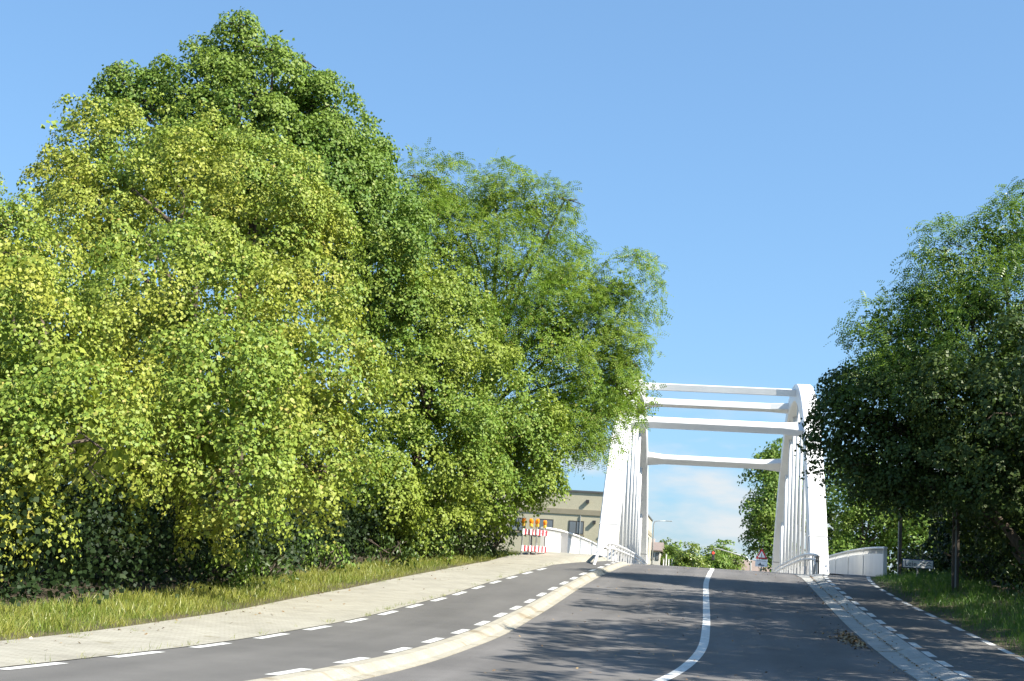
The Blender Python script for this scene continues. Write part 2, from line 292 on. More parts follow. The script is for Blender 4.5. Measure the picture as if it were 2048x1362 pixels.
# dashes along both edges of each cycle path, one piece each
def dashes(parent, f, side, y0, y1, pitch, ln, wd=0.15, inset=0.04):
    y = y0
    while y < y1:
        a = y + random.uniform(-.04, .04); b_ = a + ln*random.uniform(.95, 1.04)
        g = (lambda q: f(q)+side*inset) ; h = (lambda q: f(q)+side*(inset+wd))
        lo, hi = (g, h) if side > 0 else (h, g)
        strip('dash', lo, hi, a, b_, 0.105, 'paint', 0.45, parent); y += pitch
dashes(path_w, path_l, 1, 1.7, 50, 2.42, 1.3)
dashes(path_w, kerb_l, -1, 3.4, 59, 2.40, 1.2)
dashes(path_e, kerb_r, 1, 3.0, 59.5, 2.02, 1.2, 0.15, 0.03)
dashes(path_e, path_r, -1, 3.0, 59.5, 1.87, 1.15, 0.14, 0.03)
# kerbs: a gutter bed with one-metre stones
def kerb(side, fin, fout, g, mt):
    lo, hi = (fout, fin) if side < 0 else (fin, fout)
    base = strip('kerb', lo, hi, -40, 60, -0.02, mt, 1.0, nx=1, kind='structure')
    y = 2.0
    while y < 60:
        b_ = MB(); e = 0.0018; rings = []; dz0 = random.uniform(-.0015, .0015)
        for yy in (y+e, y+.5, y+1-e):
            a, c = fin(yy), fout(yy); s_ = 1 if c > a else -1; zz = zr(yy)+dz0
            W = abs(c-a)
            prof = [(a, -.03), (a, .012), (a+s_*W*g, .022), (a+s_*W*(g+.10), .055), (a+s_*W*(g+.34), .104), (c-s_*.006, .111), (c-s_*.006, -.03)]
            rings.append([Vector((px, yy, zz+pz)) for px, pz in prof])
        b_.loft(rings).build('kerb_stone', mt, base); y += 1.0
    return base
kerb(-1, road_l, kerb_l, 0.30, 'kerb')
kerb(1, road_r, kerb_r, 0.45, 'kerb_grey')
# verges
def verge_z(t_, y): return 0.085 + 0.30*t_ + 0.03*math.sin(y*1.7+t_*5)*t_
strip('grass_verge', lambda y: -40.0, lambda y: pav_l(y)+0.004, -40, 60, 0, 'soil', 1.0, nx=10, kind='structure', fz=lambda t_, y: verge_z(min(1, (1-t_)*8), y))
strip('grass_verge', lambda y: path_r(y)-0.004, lambda y: 40.0, -40, 60, 0, 'soil', 1.0, nx=12, kind='structure', fz=lambda t_, y: verge_z(min(1, t_*12), y))
def vz_l(x, y): return zr(y)+verge_z(min(1.0, max(0, (pav_l(y)-x)/(pav_l(y)+40)*8)), y)
def vz_r(x, y): return zr(y)+verge_z(min(1.0, max(0, (x-path_r(y))/(40-path_r(y))*12)), y)

# ------------------------------------------------------------------ bridge
Y0, Y1, RISE, PW, ZB = 67.47, 105.11, 10.49, 2.24, 2.0
YC, HS = (Y0+Y1)/2, (Y1-Y0)/2
ARCH_X = ((-4.92, -4.04), (4.62, 5.46))
def az(y): return ZB+RISE*(1-abs((y-YC)/HS)**PW)
def atan(y):
    t_ = (y-YC)/HS; s_ = -RISE*PW*abs(t_)**(PW-1)*(1 if t_ > 0 else -1)/HS; v = Vector((0, 1, s_)); return v.normalized()
bridge = thing('arch_bridge', 'white steel tied arch road bridge with two arches and cross beams', 'bridge', (0, 0, 0))
b_ = MB(); yy = np.linspace(60, 112, 27)
b_.loft([[Vector((-6.62, y, zr(y)-.004)), Vector((7.02, y, zr(y)-.004)), Vector((7.02, y, zr(y)-.5)), Vector((5.6, y, zr(y)-1.1)), Vector((-5.1, y, zr(y)-1.1)), Vector((-6.62, y, zr(y)-.5))] for y in yy])
deck = b_.build('deck', 'concrete', bridge)
strip('carriageway', lambda y: -2.98-.3*min(1, (y-60)/20), lambda y: 3.6, 60, 112, 0.003, 'road', 1.0, deck)
strip('deck_line', lambda y: .215, lambda y: .385, 60, 112, 0.008, 'paint', 1.0, deck)
strip('footway', lambda y: -6.5, lambda y: -5.0, 60, 112, 0.10, 'paver', 1.0, deck)
strip('footway', lambda y: 5.55, lambda y: 6.9, 60, 112, 0.10, 'path', 1.0, deck)
for ya, yb in ((59.2, 62.0), (109.5, 112.6)):
    MB().box(-7.0, 7.4, ya, yb, -3.5, zr(60)-1.12).build('abutment', 'concrete', bridge)
for xi, xo in ARCH_X:
    rings = []
    for t_ in np.sin(np.linspace(-1, 1, 49)*math.pi/2)*1.02:
        y = YC+HS*t_; z = az(y); T = atan(y); nn = Vector((0, -T.z, T.y)); p = Vector((0, y, z)); dd = .5
        c = .045; prof = [(xi, -dd+c), (xi+c, -dd), (xo-c, -dd), (xo, -dd+c), (xo, dd-c), (xo-c, dd), (xi+c, dd), (xi, dd-c)]
        rings.append([Vector((px, 0, 0))+p+nn*q for px, q in prof])
    a = MB().loft(rings).build('arch', 'white', bridge)
    for ys_ in (Y0+1.25, Y1-1.25):
        T = atan(ys_); nn = Vector((0, -T.z, T.y)); p = Vector((0, ys_, az(ys_))); rg = []
        for q in (-.03, .03):
            rg.append([Vector((x, 0, 0))+p+T*q+nn*h for x, h in ((xi-.012, -.512), (xo+.012, -.512), (xo+.012, .512), (xi-.012, .512))])
        MB().loft(rg).build('joint_band', 'parapet_grey', a)
    xm = (xi+xo)/2
    for k in range(9):
        y = 71.6+k*3.68; zt = az(y)-.35
        b2 = MB(); b2.tube([(xm, y, zr(y)-.02), (xm, y, zt)], .10, 10)
        h = b2.build('hanger', 'white', bridge, True)
        MB().tube([(xm, y, zr(y)), (xm, y, zr(y)+.45)], .13, 10).build('socket', 'parapet_grey', h)
for y in (75.4, 82.6, 90.0, 97.3):
    T = atan(y); nn = Vector((0, -T.z, T.y)); p = Vector((0, y, az(y))); rings = []
    xL, xR = ARCH_X[0][1]-.02, ARCH_X[1][0]+.02
    for x, wv in ((xL, .50), (xL+1.1, .30), (xR-1.1, .30), (xR, .50)):
        c = .03; hh = .2
        pr = [(-wv+c, -hh), (wv-c, -hh), (wv, -hh+c), (wv, hh-c), (wv-c, hh), (-wv+c, hh), (-wv, hh-c), (-wv, -hh+c)]
        rings.append([Vector((x, 0, 0))+p+T*a_+nn*h_ for a_, h_ in pr])
    MB().loft(rings).build('cross_beam', 'white', bridge)
# outer parapets: solid panels, baluster gap, hand rail
def parapet(x, face, label, gap):
    t_ = thing('bridge_parapet', label, 'parapet', (0, 0, 0), 0, 'parapets along the outer edges of the bridge')
    y = 59.6; k = 0
    while y < 111:
        ln = 7.6 if k == 0 else 7.0
        y2 = min(y+ln, 111.5); z0 = lambda q: zr(q)+.06
        grey = (k == 0 and face > 0)
        b2 = MB(); b2.loft([[Vector((x-.03, q, z0(q)+a)) if s_ == 0 else Vector((x+.03, q, z0(q)+a)) for s_, a in ((0, 0), (1, 0), (1, .98), (0, .98))] for q in (y+.11, (y+y2)/2, y2-.02)])
        b2.build('panel', 'parapet', t_)
        b3 = MB(); q = y+.25
        while q < y2-.1:
            b3.box(x-.025, x+.025, q-.035, q+.035, zr(q)+1.02, zr(q)+1.24); q += .42
        tag(b3.build('baluster_row', 'parapet', t_), None, None, None, 'stuff')
        for q in (y+.05,):
            MB().box(x-.07, x+.07, q-.05, q+.05, zr(q)-.02, zr(q)+1.24).build('post', 'parapet', t_)
        y = y2
        if k == 0 and gap:
            MB().box(x-.10, x-.04, y, y+2.6, zr(y)+.06, zr(y)+1.2).build('shade_panel', 'parapet_grey', t_)  # grey colour stands in for the shade on the turned panel
            MB().box(x-.04, x+.34, y, y+.05, zr(y)+.06, zr(y)+1.18).build('shade_panel', 'parapet_grey', t_); y += 2.6
        k += 1
    qs = np.linspace(59.5, 111.5, 24)
    MB().loft([[Vector((x+a, q, zr(q)+c)) for a, c in ((-.07, 1.24), (.07, 1.24), (.08, 1.27), (.05, 1.32), (-.05, 1.32), (-.08, 1.27))] for q in qs]).build('hand_rail', 'parapet', t_)
    return t_
parapet(-6.58, 1, 'sunlit white solid parapet on the left edge of the bridge behind the barriers', True)
parapet(7.0, -1, 'shaded white solid parapet on the right edge of the bridge beside the path', False)
# inner guard rails with two tubes
def guard(x, pts, label, kick):
    t_ = thing('guard_rail', label, 'guard rail', (0, 0, 0), 0, 'guard rails between carriageway and arches')
    top = [Vector((x+dx, y, z)) for y, z, dx in pts]
    MB().tube(top, .062, 8).build('top_tube', 'rail', t_, True)
    low = [p-Vector((0, 0, .20)) for p in top[kick:]]
    MB().tube(low, .05, 8).build('lower_tube', 'rail', t_, True)
    q = top[kick].y+.9
    while q < top[-1].y-1:
        z = float(np.interp(q, [p.y for p in top], [p.z for p in top])); xx = float(np.interp(q, [p.y for p in top], [p.x for p in top]))
        if z-zr(q) > .12:
            MB().box(xx-.035, xx+.035, q-.06, q+.06, zr(q)-.02, z-.02).build('post', 'rail', t_)
        q += 2.4
    p = top[kick]
    MB().box(p.x-.10, p.x-.062, p.y-.03, p.y+.22, p.z-.24, p.z-.02).build('end_bracket', 'dark', t_)
    return t_
guard(-3.92, [(53.7, zr(53.7)+.06, -.08), (54.9, 2.16, -.06), (55.8, 2.36, -.04), (59.2, 2.72, 0), (62, 2.80, 0), (66, 2.83, 0), (72.4, 2.83, 0), (80, 2.80, 0), (86, 2.76, 0), (92, 2.68, 0), (100, 2.5, 0)],
      'curved silver guard rail rising from the path beside the left arch foot', 3)
gr = guard(4.47, [(60, 2.74, 0), (63, 2.86, 0), (67, 2.95, 0), (71, 2.96, 0), (76, 2.92, 0), (82, 2.84, 0), (90, 2.72, 0), (97, 2.56, 0)],
      'shaded guard rail with a dark end post beside the right arch foot', 0)
MB().tube([(4.47, 59.9, zr(59.9)), (4.47, 59.9, zr(59.9)+.4), (4.47, 60.0, 2.74)], .03, 8).build('end_post', 'dark', gr)
MB().tube([(4.40, 61.6, zr(61.6)), (4.43, 61.2, zr(61)+.45), (4.47, 61.9, 2.78)], .055, 8).build('brace', 'rail', gr)

# ------------------------------------------------------------------ foliage machinery
def leaf_t(kind):
    if kind == 'maple':
        v = [(0,0,0), (0,1,-.16), (-.54,.36,.0), (-.24,.72,.05), (.54,.36,.0), (.24,.72,.05)]; f = [(0,1,3,2), (0,4,5,1)]
    elif kind == 'lobe':
        v = [(0,0,0), (-.52,.42,.07), (0,1,-.15), (.52,.46,.05)]; f = [(0,3,2,1)]
    elif kind == 'oval':
        v = [(0,0,0), (0,1,-.12), (-.26,.35,.05), (-.2,.7,.03), (.26,.35,.05), (.2,.7,.03)]; f = [(0,1,3,2), (0,4,5,1)]
    elif kind == 'pinnate':
        v = []; f = []
        for i in range(4):
            y = .14+i*.24; z = -.28*(y**2)
            for s_ in (-1, 1):
                L_ = .29*(1-.25*abs(i-1.5)/2); o = len(v)
                v += [(0, y, z), (s_*L_*.5, y-.035, z+.02), (s_*L_, y+.07, z-.05), (s_*L_*.45, y+.10, z+.02)]; f.append((o, o+1, o+2, o+3) if s_ > 0 else (o, o+3, o+2, o+1))
    elif kind == 'blade':
        v = [(-.03,0,0), (.03,0,0), (.018,.6,-.06), (-.018,.6,-.06), (.003,1,-.28), (-.003,1,-.28)]; f = [(0,1,2,3), (3,2,4,5)]
    elif kind == 'scrap':
        v = [(-.5,-.3,0), (.45,-.4,.05), (.5,.35,0), (-.4,.4,.08)]; f = [(0,1,2,3)]
    return np.array(v, float), np.array(f, int)
def unit(a): return a/np.maximum(np.linalg.norm(a, axis=1, keepdims=True), 1e-9)
def leaves(P, A, Nn, S, kind):
    tv, tf = leaf_t(kind); A = unit(A); B = unit(np.cross(A, Nn)); C = np.cross(B, A)
    V = P[:, None, :] + S[:, None, None]*(tv[None, :, 0:1]*B[:, None, :] + tv[None, :, 1:2]*A[:, None, :] + tv[None, :, 2:3]*C[:, None, :])
    k = len(tv); Fq = (tf[None] + (np.arange(len(P))*k)[:, None, None]).reshape(-1, tf.shape[1])
    return V.reshape(-1, 3), Fq
def sample_clusters(lobes, area_per, inner=.22, r=rng, cull=.62, pock=1.0, shoot=.10):
    L = np.array(lobes, float)
    if L.shape[1] == 4: L = np.hstack([L[:, :3], L[:, 3:4], L[:, 3:4], L[:, 3:4]])
    out = []; nrm = []
    for i, l_ in enumerate(L):
        a = 4*math.pi*((l_[3]*l_[4])**1.6/3+(l_[3]*l_[5])**1.6/3+(l_[4]*l_[5])**1.6/3)**(1/1.6); n_ = max(4, int(a/area_per))
        d = unit(r.normal(size=(n_, 3))); rad = np.where(r.random(n_) < inner, r.uniform(.35, .8, n_), 1-np.abs(r.normal(0, .10, n_))+r.normal(0, .05, n_))
        p = l_[:3]+d*rad[:, None]*l_[3:6]; keep = np.ones(n_, bool)
        for j, q in enumerate(L):
            if j == i: continue
            dd = np.linalg.norm((p-q[:3])/q[3:6], axis=1); keep &= ~((dd < cull) & (r.random(n_) > .12))
        keep &= ~((d[:, 2] < -.55) & (r.random(n_) > .45))
        ph = r.uniform(0, 6, 6); q = p*pock   # pockets between the boughs
        nz = np.sin(q[:, 0]*1.7+ph[0]+1.3*np.sin(q[:, 2]*1.1+ph[3]))+np.sin(q[:, 1]*1.9+ph[1]+1.2*np.sin(q[:, 0]*.9+ph[4]))+np.sin(q[:, 2]*2.3+ph[2]+1.2*np.sin(q[:, 1]*1.2+ph[5]))
        p = p+d*(np.clip(nz, -1.5, 1.5)*.30*min(1.0, l_[3]))[:, None]
        keep &= ~((nz < -.15) & (rad > .78) & (r.random(n_) < .93))
        out.append(p[keep]); nrm.append(d[keep])
        k = int(n_*shoot); up_ = unit(r.normal(size=(k, 3))+np.array([0, 0, .9]))   # young shoots standing out of the crown
        out.append(l_[:3]+up_*l_[3:6]*r.uniform(1.03, 1.0+.42/max(.6, l_[3]), k)[:, None]); nrm.append(up_)
    return np.vstack(out), np.vstack(nrm)
def foliage(C, D, R_, nl, size, kind, r=rng, droop=.95, flat=.12, dome=.8, jit=.32):
    n_ = len(C); D = unit(D*np.array([1, 1, .6])+np.array([0, 0, .85])+r.normal(0, .25, (n_, 3)))
    cr_ = R_*np.where(r.random(n_) < .35, r.uniform(.35, .65, n_), r.uniform(.7, 1.3, n_)); cnt = np.maximum(6, (nl*(cr_/R_)**2*r.uniform(.7, 1.2, n_)).astype(int)); idx = np.repeat(np.arange(n_), cnt); m_ = len(idx)
    X = unit(np.cross(D, np.array([.3, .9, .1])+r.normal(0, .3, (n_, 3)))); Yv = np.cross(D, X)
    th = r.uniform(0, 2*math.pi, m_); rr = np.sqrt(r.random(m_))*(1+r.normal(0, .12, m_)); el = r.uniform(.65, 1.0, n_)[idx]
    u_, v_ = np.cos(th)*rr, np.sin(th)*rr*el; h = -dome*rr**2*.8 + r.normal(0, flat, m_)
    cr_ = cr_[idx]; P = C[idx]+(X[idx]*u_[:, None]+Yv[idx]*v_[:, None]+D[idx]*h[:, None])*cr_[:, None]
    out = X[idx]*u_[:, None]+Yv[idx]*v_[:, None]
    A = unit(out+r.normal(0, jit, (m_, 3)))-np.array([0, 0, 1])*(droop*r.uniform(.4, 1.5, m_))[:, None]
    Nn = D[idx]+unit(out)*.35+r.normal(0, jit, (m_, 3))
    S = size*r.uniform(.6, 1.25, m_)
    return leaves(P, A, Nn, S, kind)
def limb_mesh(base, top, lobes, C, r, rad, nb):
    b2 = MB(); base = Vector(base); top = Vector(top); L = np.array(lobes, float)
    tr = [base+(top-base)*t_+Vector((math.sin(t_*5)*.22, math.cos(t_*4)*.2-.2, 0))*(t_ > 0) for t_ in (0, .03, .2, .4, .6, .8, 1)]
    b2.tube(tr, [rad*1.5, rad*1.12, rad, rad*.85, rad*.66, rad*.45, rad*.2], 9)
    def arm(a, e, r0_, sag=.3, seg=5):
        a = Vector(a); e = Vector(e); d = e-a; mid1 = a+d*.35+Vector((r.normal(0, .2), r.normal(0, .2), d.length*.10)); mid2 = a+d*.7+Vector((r.normal(0, .2), r.normal(0, .2), d.length*.06))
        b2.tube([a, mid1, mid2, e], [r0_, r0_*.75, r0_*.5, r0_*.15], seg)
    for l_ in L:
        c = Vector(l_[:3]); hgt = max(.12, min(.9, (c.z-base.z)*.62/max(.5, top.z-base.z)))
        k = hgt*6; a = base+(top-base)*hgt; arm(a, c, rad*.38, seg=6)
        d2 = np.linalg.norm(C-l_[:3], axis=1); near = np.argsort(d2)[:max(3, nb)]
        for j in r.permutation(near)[:nb]: arm(c, C[j], rad*.12, seg=4)
    return b2
def tree(name, label, lobes, base, mat, kind='lobe', area=.165, R_=.42, nl=66, size=.10, rad=.2, nb=6, seed=1, group='trees beside the road', cat='tree', inner=.12, pock=1.0, shoot=.09, core=.5, core_size=.19, fill=170, **kw):
    r = np.random.default_rng(seed)
    t_ = thing(name, label, cat, base, 0, group)
    C, D = sample_clusters(lobes, area, inner, r, .62, pock, shoot)
    V, Fq = foliage(C, D, R_, nl, size, kind, r, **kw)
    inn = [tuple(l_[:3])+(l_[3]*.56,) for l_ in lobes if l_[3] > .7]
    C2, D2 = sample_clusters(inn, core, .5, r, .5, 0.0, 0.0)
    V2, F2 = foliage(C2, D2, .6, 44, core_size*.85, 'lobe', r)
    Lc = np.array(lobes, float); a_, b_ = r.integers(0, len(Lc), (2, fill)); tt = r.random((fill, 1))   # leafy twigs filling the space between the boughs
    V3, F3 = foliage(Lc[a_, :3]*tt+Lc[b_, :3]*(1-tt)+r.normal(0, .3, (fill, 3))+np.array([-.7 if base[0] < 0 else .4, .5, 0]), r.normal(size=(fill, 3)), .7, 62, core_size*.75, 'lobe', r)
    F2 = np.vstack([F2, F3+len(V2)]); V2 = np.vstack([V2, V3])
    if Fq.shape[1] == F2.shape[1]: Fq = np.vstack([Fq, F2+len(V)]); V = np.vstack([V, V2])
    L = np.array(lobes, float); tz = max(L[:, 2])-2.2; top = (base[0]*.5+float(np.mean(L[:, 0]))*.5, base[1]*.5+float(np.mean(L[:, 1]))*.5, base[2]+(tz-base[2])*.72)
    o = link('crown', arr_mesh('crown', V-np.array(base), Fq), mat, t_)
    b2 = limb_mesh(base, top, lobes, C, r, rad, nb); me = b2.mesh('trunk', True); me.transform(Matrix.Translation(-Vector(base)))
    link('trunk', me, 'bark', t_)
    return t_

T1 = [(-15.26,30,7.48,1.43),(-13.14,24.36,4.65,1.83),(-11.58,24.36,4.18,1.41),(-11.52,23.52,2.45,1.2),(-10.35,23.52,3.1,1.0),(-17.78,31,8.08,1.69),(-16.11,31,8.49,0.95),(-11.69,22.68,1.57,0.85)]
T2 = [(-15.39,38,11.96,1.82),(-15.75,36,9.46,2.15),(-13.16,37,10.34,2.4),(-11.41,38,9.38,1.82),(-12.27,31.85,6.46,2.28),(-10.04,32.76,6.35,2.12),(-14.03,31.85,6.04,1.63),(-9.83,28.22,3.88,1.83),(-8.4,30.71,4.76,1.57),(-11.08,27.39,2.95,1.03),(-17.36,38,12.5,1.23),(-17.35,37,11.06,1.07),(-8.49,30.71,3.24,1.15),(-9.27,28.22,2.42,0.86)]
T3 = [(-16.62,46,17.94,1.41),(-17.64,46,16.68,1.65),(-15.33,46,16.37,1.81),(-13.74,47,16.03,1.6),(-18.85,46,16.31,1.26),(-19.95,45,16.21,.92),(-14.13,47,13.37,2.73),(-12.83,48,13.67,1.8),(-16.18,46,14.26,2.67),(-11.83,48,12.29,1.97),(-16.44,46,18.84,.71),(-19.87,45,16.48,.6),(-20.3,45,17.05,.34),(-13.66,47,17.3,.75),(-13.4,47,16.5,.9),(-14.45,47,18.25,.25),(-15.2,46,18.3,.34),(-12.12,50,16.3,.89),(-12.4,49.5,15.5,1.06),(-11.96,50,14.1,1.24)]
T4 = [(-11.4,50,10.23,2.39),(-9.48,50,8.52,2.56),(-7.83,51,6.78,2.18),(-9.96,48,5.99,2.78),(-11.06,46,4.12,2.04),(-6.7,52,5.1,1.3),(-8.1,50,4.2,1.7),(-6.31,52,6.24,1.15),(-9.84,51,11.03,1.39),(-11.72,48,10.89,1.8),(-9.25,48,3.2,1.31),(-6.0,53,4.75,.75),(-6.6,53.5,4.3,.7)]
T5 = [(-10.87,57,16.21,1.36),(-9.01,57,16.16,1.36),(-7.25,57,15.69,1.07),(-11.96,57,16.92,.97),(-12.03,56,14.99,1.53),(-6.17,57,16.24,.62),(-10.5,56,13.4,2.1),(-8.07,56,12.98,2.01),(-5.87,56,12.56,1.82),(-3.62,56,12.54,1.15),(-4.11,56,10.84,1.72),(-6.21,55,10,2.25),(-8.12,55,9.73,1.88),(-4.76,55,8.14,1.88),(-3.27,56,9.5,1.05),(-4.31,56,7.13,1.05),(-5.83,55,6.76,1.5),(-3.08,57,8.47,.74),(-3.3,57.5,9.1,.8),(-3.7,57,7.9,.8),(-3.9,56.5,8.9,1.0),(-2.7,57.5,7.9,.45),(-4.3,56.5,6.3,.6)]
T6 = [(8.52,46,12.55,1.02),(9.71,46,12.98,1.26),(7.17,46,11.78,.97),(8.09,46,10.55,2.04),(6.28,46,10.48,.86),(4.94,46,9.64,.75),(6.62,46,8.61,1.88),(4.97,46,8.14,1.33),(9.53,45,8.88,2.92)]
T7 = [(4.4,47,6.9,1.28),(5.5,46,6.53,1.96),(4.4,47,5.4,.96),(5.3,46.5,5.0,.9),(6.9,45,6.3,2.1),(6.1,46,5.2,1.1),(8.4,43,6.7,2.5),(7.8,44.5,5.2,1.3),(4.05,48,7.64,.55),(8.8,46,8.2,2.2),(6.9,50.5,5.0,.6),(7.9,52,5.0,.8),(8.7,48.5,3.7,.9),(9.1,46,3.2,.9),(5.6,49,4.9,.5)]
T10 = [(10.2,112,6.73,1.9),(12.7,112,7.96,2.7),(10.5,112,9.7,2.3),(15.6,112,7.4,3.0),(11.5,113,4.5,2.0),(9.3,111,4.2,1.3)]
T11 = [(4.89,120,10.38,1.84),(4.59,120,7.55,1.84),(6.16,122,11.41,2.08),(5.04,120,12,1.23),(7.45,122,8.62,2.5),(4.68,120,4.96,1.64),(3.98,119,7.07,1.14),(6.0,121,3.6,2.0)]
GL = 'trees on the left of the road'; GR = 'trees on the right of the road'; GF = 'trees beyond the bridge'
tree('maple_tree', 'yellow green maple cut off by the left edge of the photo', T1, (-15.0, 30, zr(30)+.3), 'maple_yellow', seed=1, group=GL, size=.072, nl=84)
tree('maple_tree', 'large yellow green maple in front, nearest the grass strip', T2, (-13.4, 36, zr(36)+.3), 'maple_yellow', seed=2, group=GL, rad=.26, size=.081, nl=84)
tree('maple_tree', 'tallest green maple rising behind the yellow green one', T3, (-15.6, 46.5, zr(46)+.3), 'maple_green', seed=3, group=GL, rad=.28)
tree('maple_tree', 'mid green maple with low crown reaching to the red and white barriers', T4, (-10.4, 49.5, zr(49)+.3), 'maple_mid', seed=4, group=GL, rad=.22)
tree('robinia_tree', 'feathery robinia leaning over the left bridge arch', T5, (-10.4, 57.5, zr(57)-.1), 'robinia', kind='pinnate', size=.32, nl=27, R_=.55, seed=5, group=GL, rad=.26, droop=.12, dome=.4, flat=.12, area=.26, core=.35, core_size=.13)
tree('robinia_tree', 'feathery robinia above the dark maple on the right', T6, (10.2, 46, zr(46)+.3), 'robinia_shade', kind='pinnate', size=.32, nl=24, R_=.55, seed=6, group=GR, rad=.22, droop=.12, dome=.4, area=.26, core=.35, core_size=.13)
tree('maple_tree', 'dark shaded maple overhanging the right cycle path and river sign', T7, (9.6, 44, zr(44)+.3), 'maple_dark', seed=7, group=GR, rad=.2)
T8 = [(10.5,34,8.5,3.2),(12.5,36,5.5,3.2),(11.0,32,5.0,2.6),(12,38,10.5,2.6),(9.6,37,6.8,2.2),(13,33,10.5,2.6),(9.7,33,10.8,2.3),(10.4,37.5,12.0,2.3),(10.0,29.5,9.0,2.2)]
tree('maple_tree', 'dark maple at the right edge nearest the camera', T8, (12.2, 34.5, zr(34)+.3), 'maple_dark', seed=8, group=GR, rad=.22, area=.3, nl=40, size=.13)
T13 = [(11.5,58,5,2.8),(12.3,60,8.5,3),(11,56,2.9,2.0),(14,54,6.5,3),(10.3,61,3.8,1.8),(15,50,8,3),(14.5,58,9.5,3)]  # tree added to shade the thicket and fill the dark gap
tree('maple_tree', 'added maple with shade-darkened leaves filling the gap behind the river sign', T13, (12.6, 57.5, zr(57)), 'shade_toned', seed=13, group=GR, rad=.22, area=.35, nl=40, size=.14, core=.7)
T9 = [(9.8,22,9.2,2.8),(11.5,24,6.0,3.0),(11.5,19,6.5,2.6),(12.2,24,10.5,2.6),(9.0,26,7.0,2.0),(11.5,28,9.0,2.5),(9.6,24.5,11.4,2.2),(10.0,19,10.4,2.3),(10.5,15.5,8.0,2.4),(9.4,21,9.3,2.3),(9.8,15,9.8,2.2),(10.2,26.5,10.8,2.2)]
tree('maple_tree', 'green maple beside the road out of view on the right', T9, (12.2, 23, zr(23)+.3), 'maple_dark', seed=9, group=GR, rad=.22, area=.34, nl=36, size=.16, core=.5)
tree('maple_tree', 'sunlit green tree beyond the right parapet', T10, (11.5, 112.5, 0.8), 'maple_green', seed=10, group=GF, size=.20, R_=.8, area=.7, nl=60, nb=2)
tree('maple_tree', 'tall narrow tree beyond the bridge behind the warning sign', T11, (6.2, 121.5, .8), 'maple_green', seed=11, group=GF, size=.20, R_=.7, area=.6, nl=50, nb=2)
# far round trees seen over the crest of the bridge
FT = [(-4.6,205,4.4,2.6,'pointed conifer like green tree nearest the far houses'),(-2.2,200,3.6,2.9,'left round pale green tree over the road crest'),(.2,210,3.9,2.6,'low round tree left of the red traffic light'),
      (1.6,204,3.4,2.5,'round tree just behind the red traffic light'),(3.6,206,3.0,2.3,'low bright tree right of the red traffic light'),(-6.2,225,4.8,3.0,'darker tree behind the far white houses'),(2.6,230,4.6,3.4,'dark tree crown behind the signal arm')]
for i, (x, y, z, rd, lb) in enumerate(FT):
    lo = [(x, y, z, rd*.8), (x-rd*.6, y-.5, z-.6, rd*.6), (x+rd*.6, y, z-.5, rd*.6), (x+rd*.1, y, z+rd*.5, rd*.55), (x, y, z-rd*.7, rd*.8)]
    tree('round_tree', lb, lo, (x, y, 0), 'willow' if i % 3 else 'maple_green', seed=20+i, group=GF, size=.28, R_=.7, area=1.0, nl=34, nb=1, rad=.2)

# undergrowth: individual shrubs along the canopy edge, one thicket mass behind
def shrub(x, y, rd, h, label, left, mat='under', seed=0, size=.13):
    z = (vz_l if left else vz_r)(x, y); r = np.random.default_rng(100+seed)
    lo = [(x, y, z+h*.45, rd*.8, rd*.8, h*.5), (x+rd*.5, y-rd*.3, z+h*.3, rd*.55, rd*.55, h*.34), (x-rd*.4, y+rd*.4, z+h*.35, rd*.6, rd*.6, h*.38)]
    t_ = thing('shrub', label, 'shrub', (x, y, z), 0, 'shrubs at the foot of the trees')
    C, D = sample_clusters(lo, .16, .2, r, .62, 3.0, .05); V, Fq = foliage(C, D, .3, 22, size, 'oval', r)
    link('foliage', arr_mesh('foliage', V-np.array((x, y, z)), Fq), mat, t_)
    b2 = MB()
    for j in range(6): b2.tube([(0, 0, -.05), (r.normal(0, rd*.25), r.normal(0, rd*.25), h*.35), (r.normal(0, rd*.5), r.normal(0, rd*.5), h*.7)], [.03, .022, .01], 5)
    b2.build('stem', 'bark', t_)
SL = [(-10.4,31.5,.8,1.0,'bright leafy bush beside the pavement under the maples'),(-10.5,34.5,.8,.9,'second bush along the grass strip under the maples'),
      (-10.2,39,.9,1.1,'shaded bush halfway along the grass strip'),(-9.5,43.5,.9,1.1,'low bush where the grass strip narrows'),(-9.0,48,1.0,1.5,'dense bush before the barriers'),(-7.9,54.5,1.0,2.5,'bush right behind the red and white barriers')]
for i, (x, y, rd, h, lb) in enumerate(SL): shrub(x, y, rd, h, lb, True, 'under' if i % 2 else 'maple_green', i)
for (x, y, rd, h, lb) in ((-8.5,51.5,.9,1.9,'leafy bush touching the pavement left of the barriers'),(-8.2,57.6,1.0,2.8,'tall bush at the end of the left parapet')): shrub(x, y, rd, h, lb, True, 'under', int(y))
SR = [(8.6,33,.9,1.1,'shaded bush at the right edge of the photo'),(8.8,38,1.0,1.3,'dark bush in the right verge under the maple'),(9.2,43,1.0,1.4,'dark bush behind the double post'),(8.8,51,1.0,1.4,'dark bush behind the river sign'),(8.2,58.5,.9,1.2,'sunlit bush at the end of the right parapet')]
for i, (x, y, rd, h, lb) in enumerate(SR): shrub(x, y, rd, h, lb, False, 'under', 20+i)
def thicket(x0, x1, y0, y1, h, n_, nm, sz=.2, nl=40, mat='shade_toned'):
    C = np.column_stack([rng.uniform(x0, x1, n_), rng.uniform(y0, y1, n_), np.zeros(n_)])
    C[:, 2] = [max(zr(q), .1) for q in C[:, 1]]; C[:, 2] += rng.uniform(0.1, 1, n_)**1.1*h
    V, Fq = foliage(C, rng.normal(size=(n_, 3)), .9, nl, sz, 'lobe')
    tag(link(nm, arr_mesh(nm, V, Fq), mat), None, None, None, 'stuff')
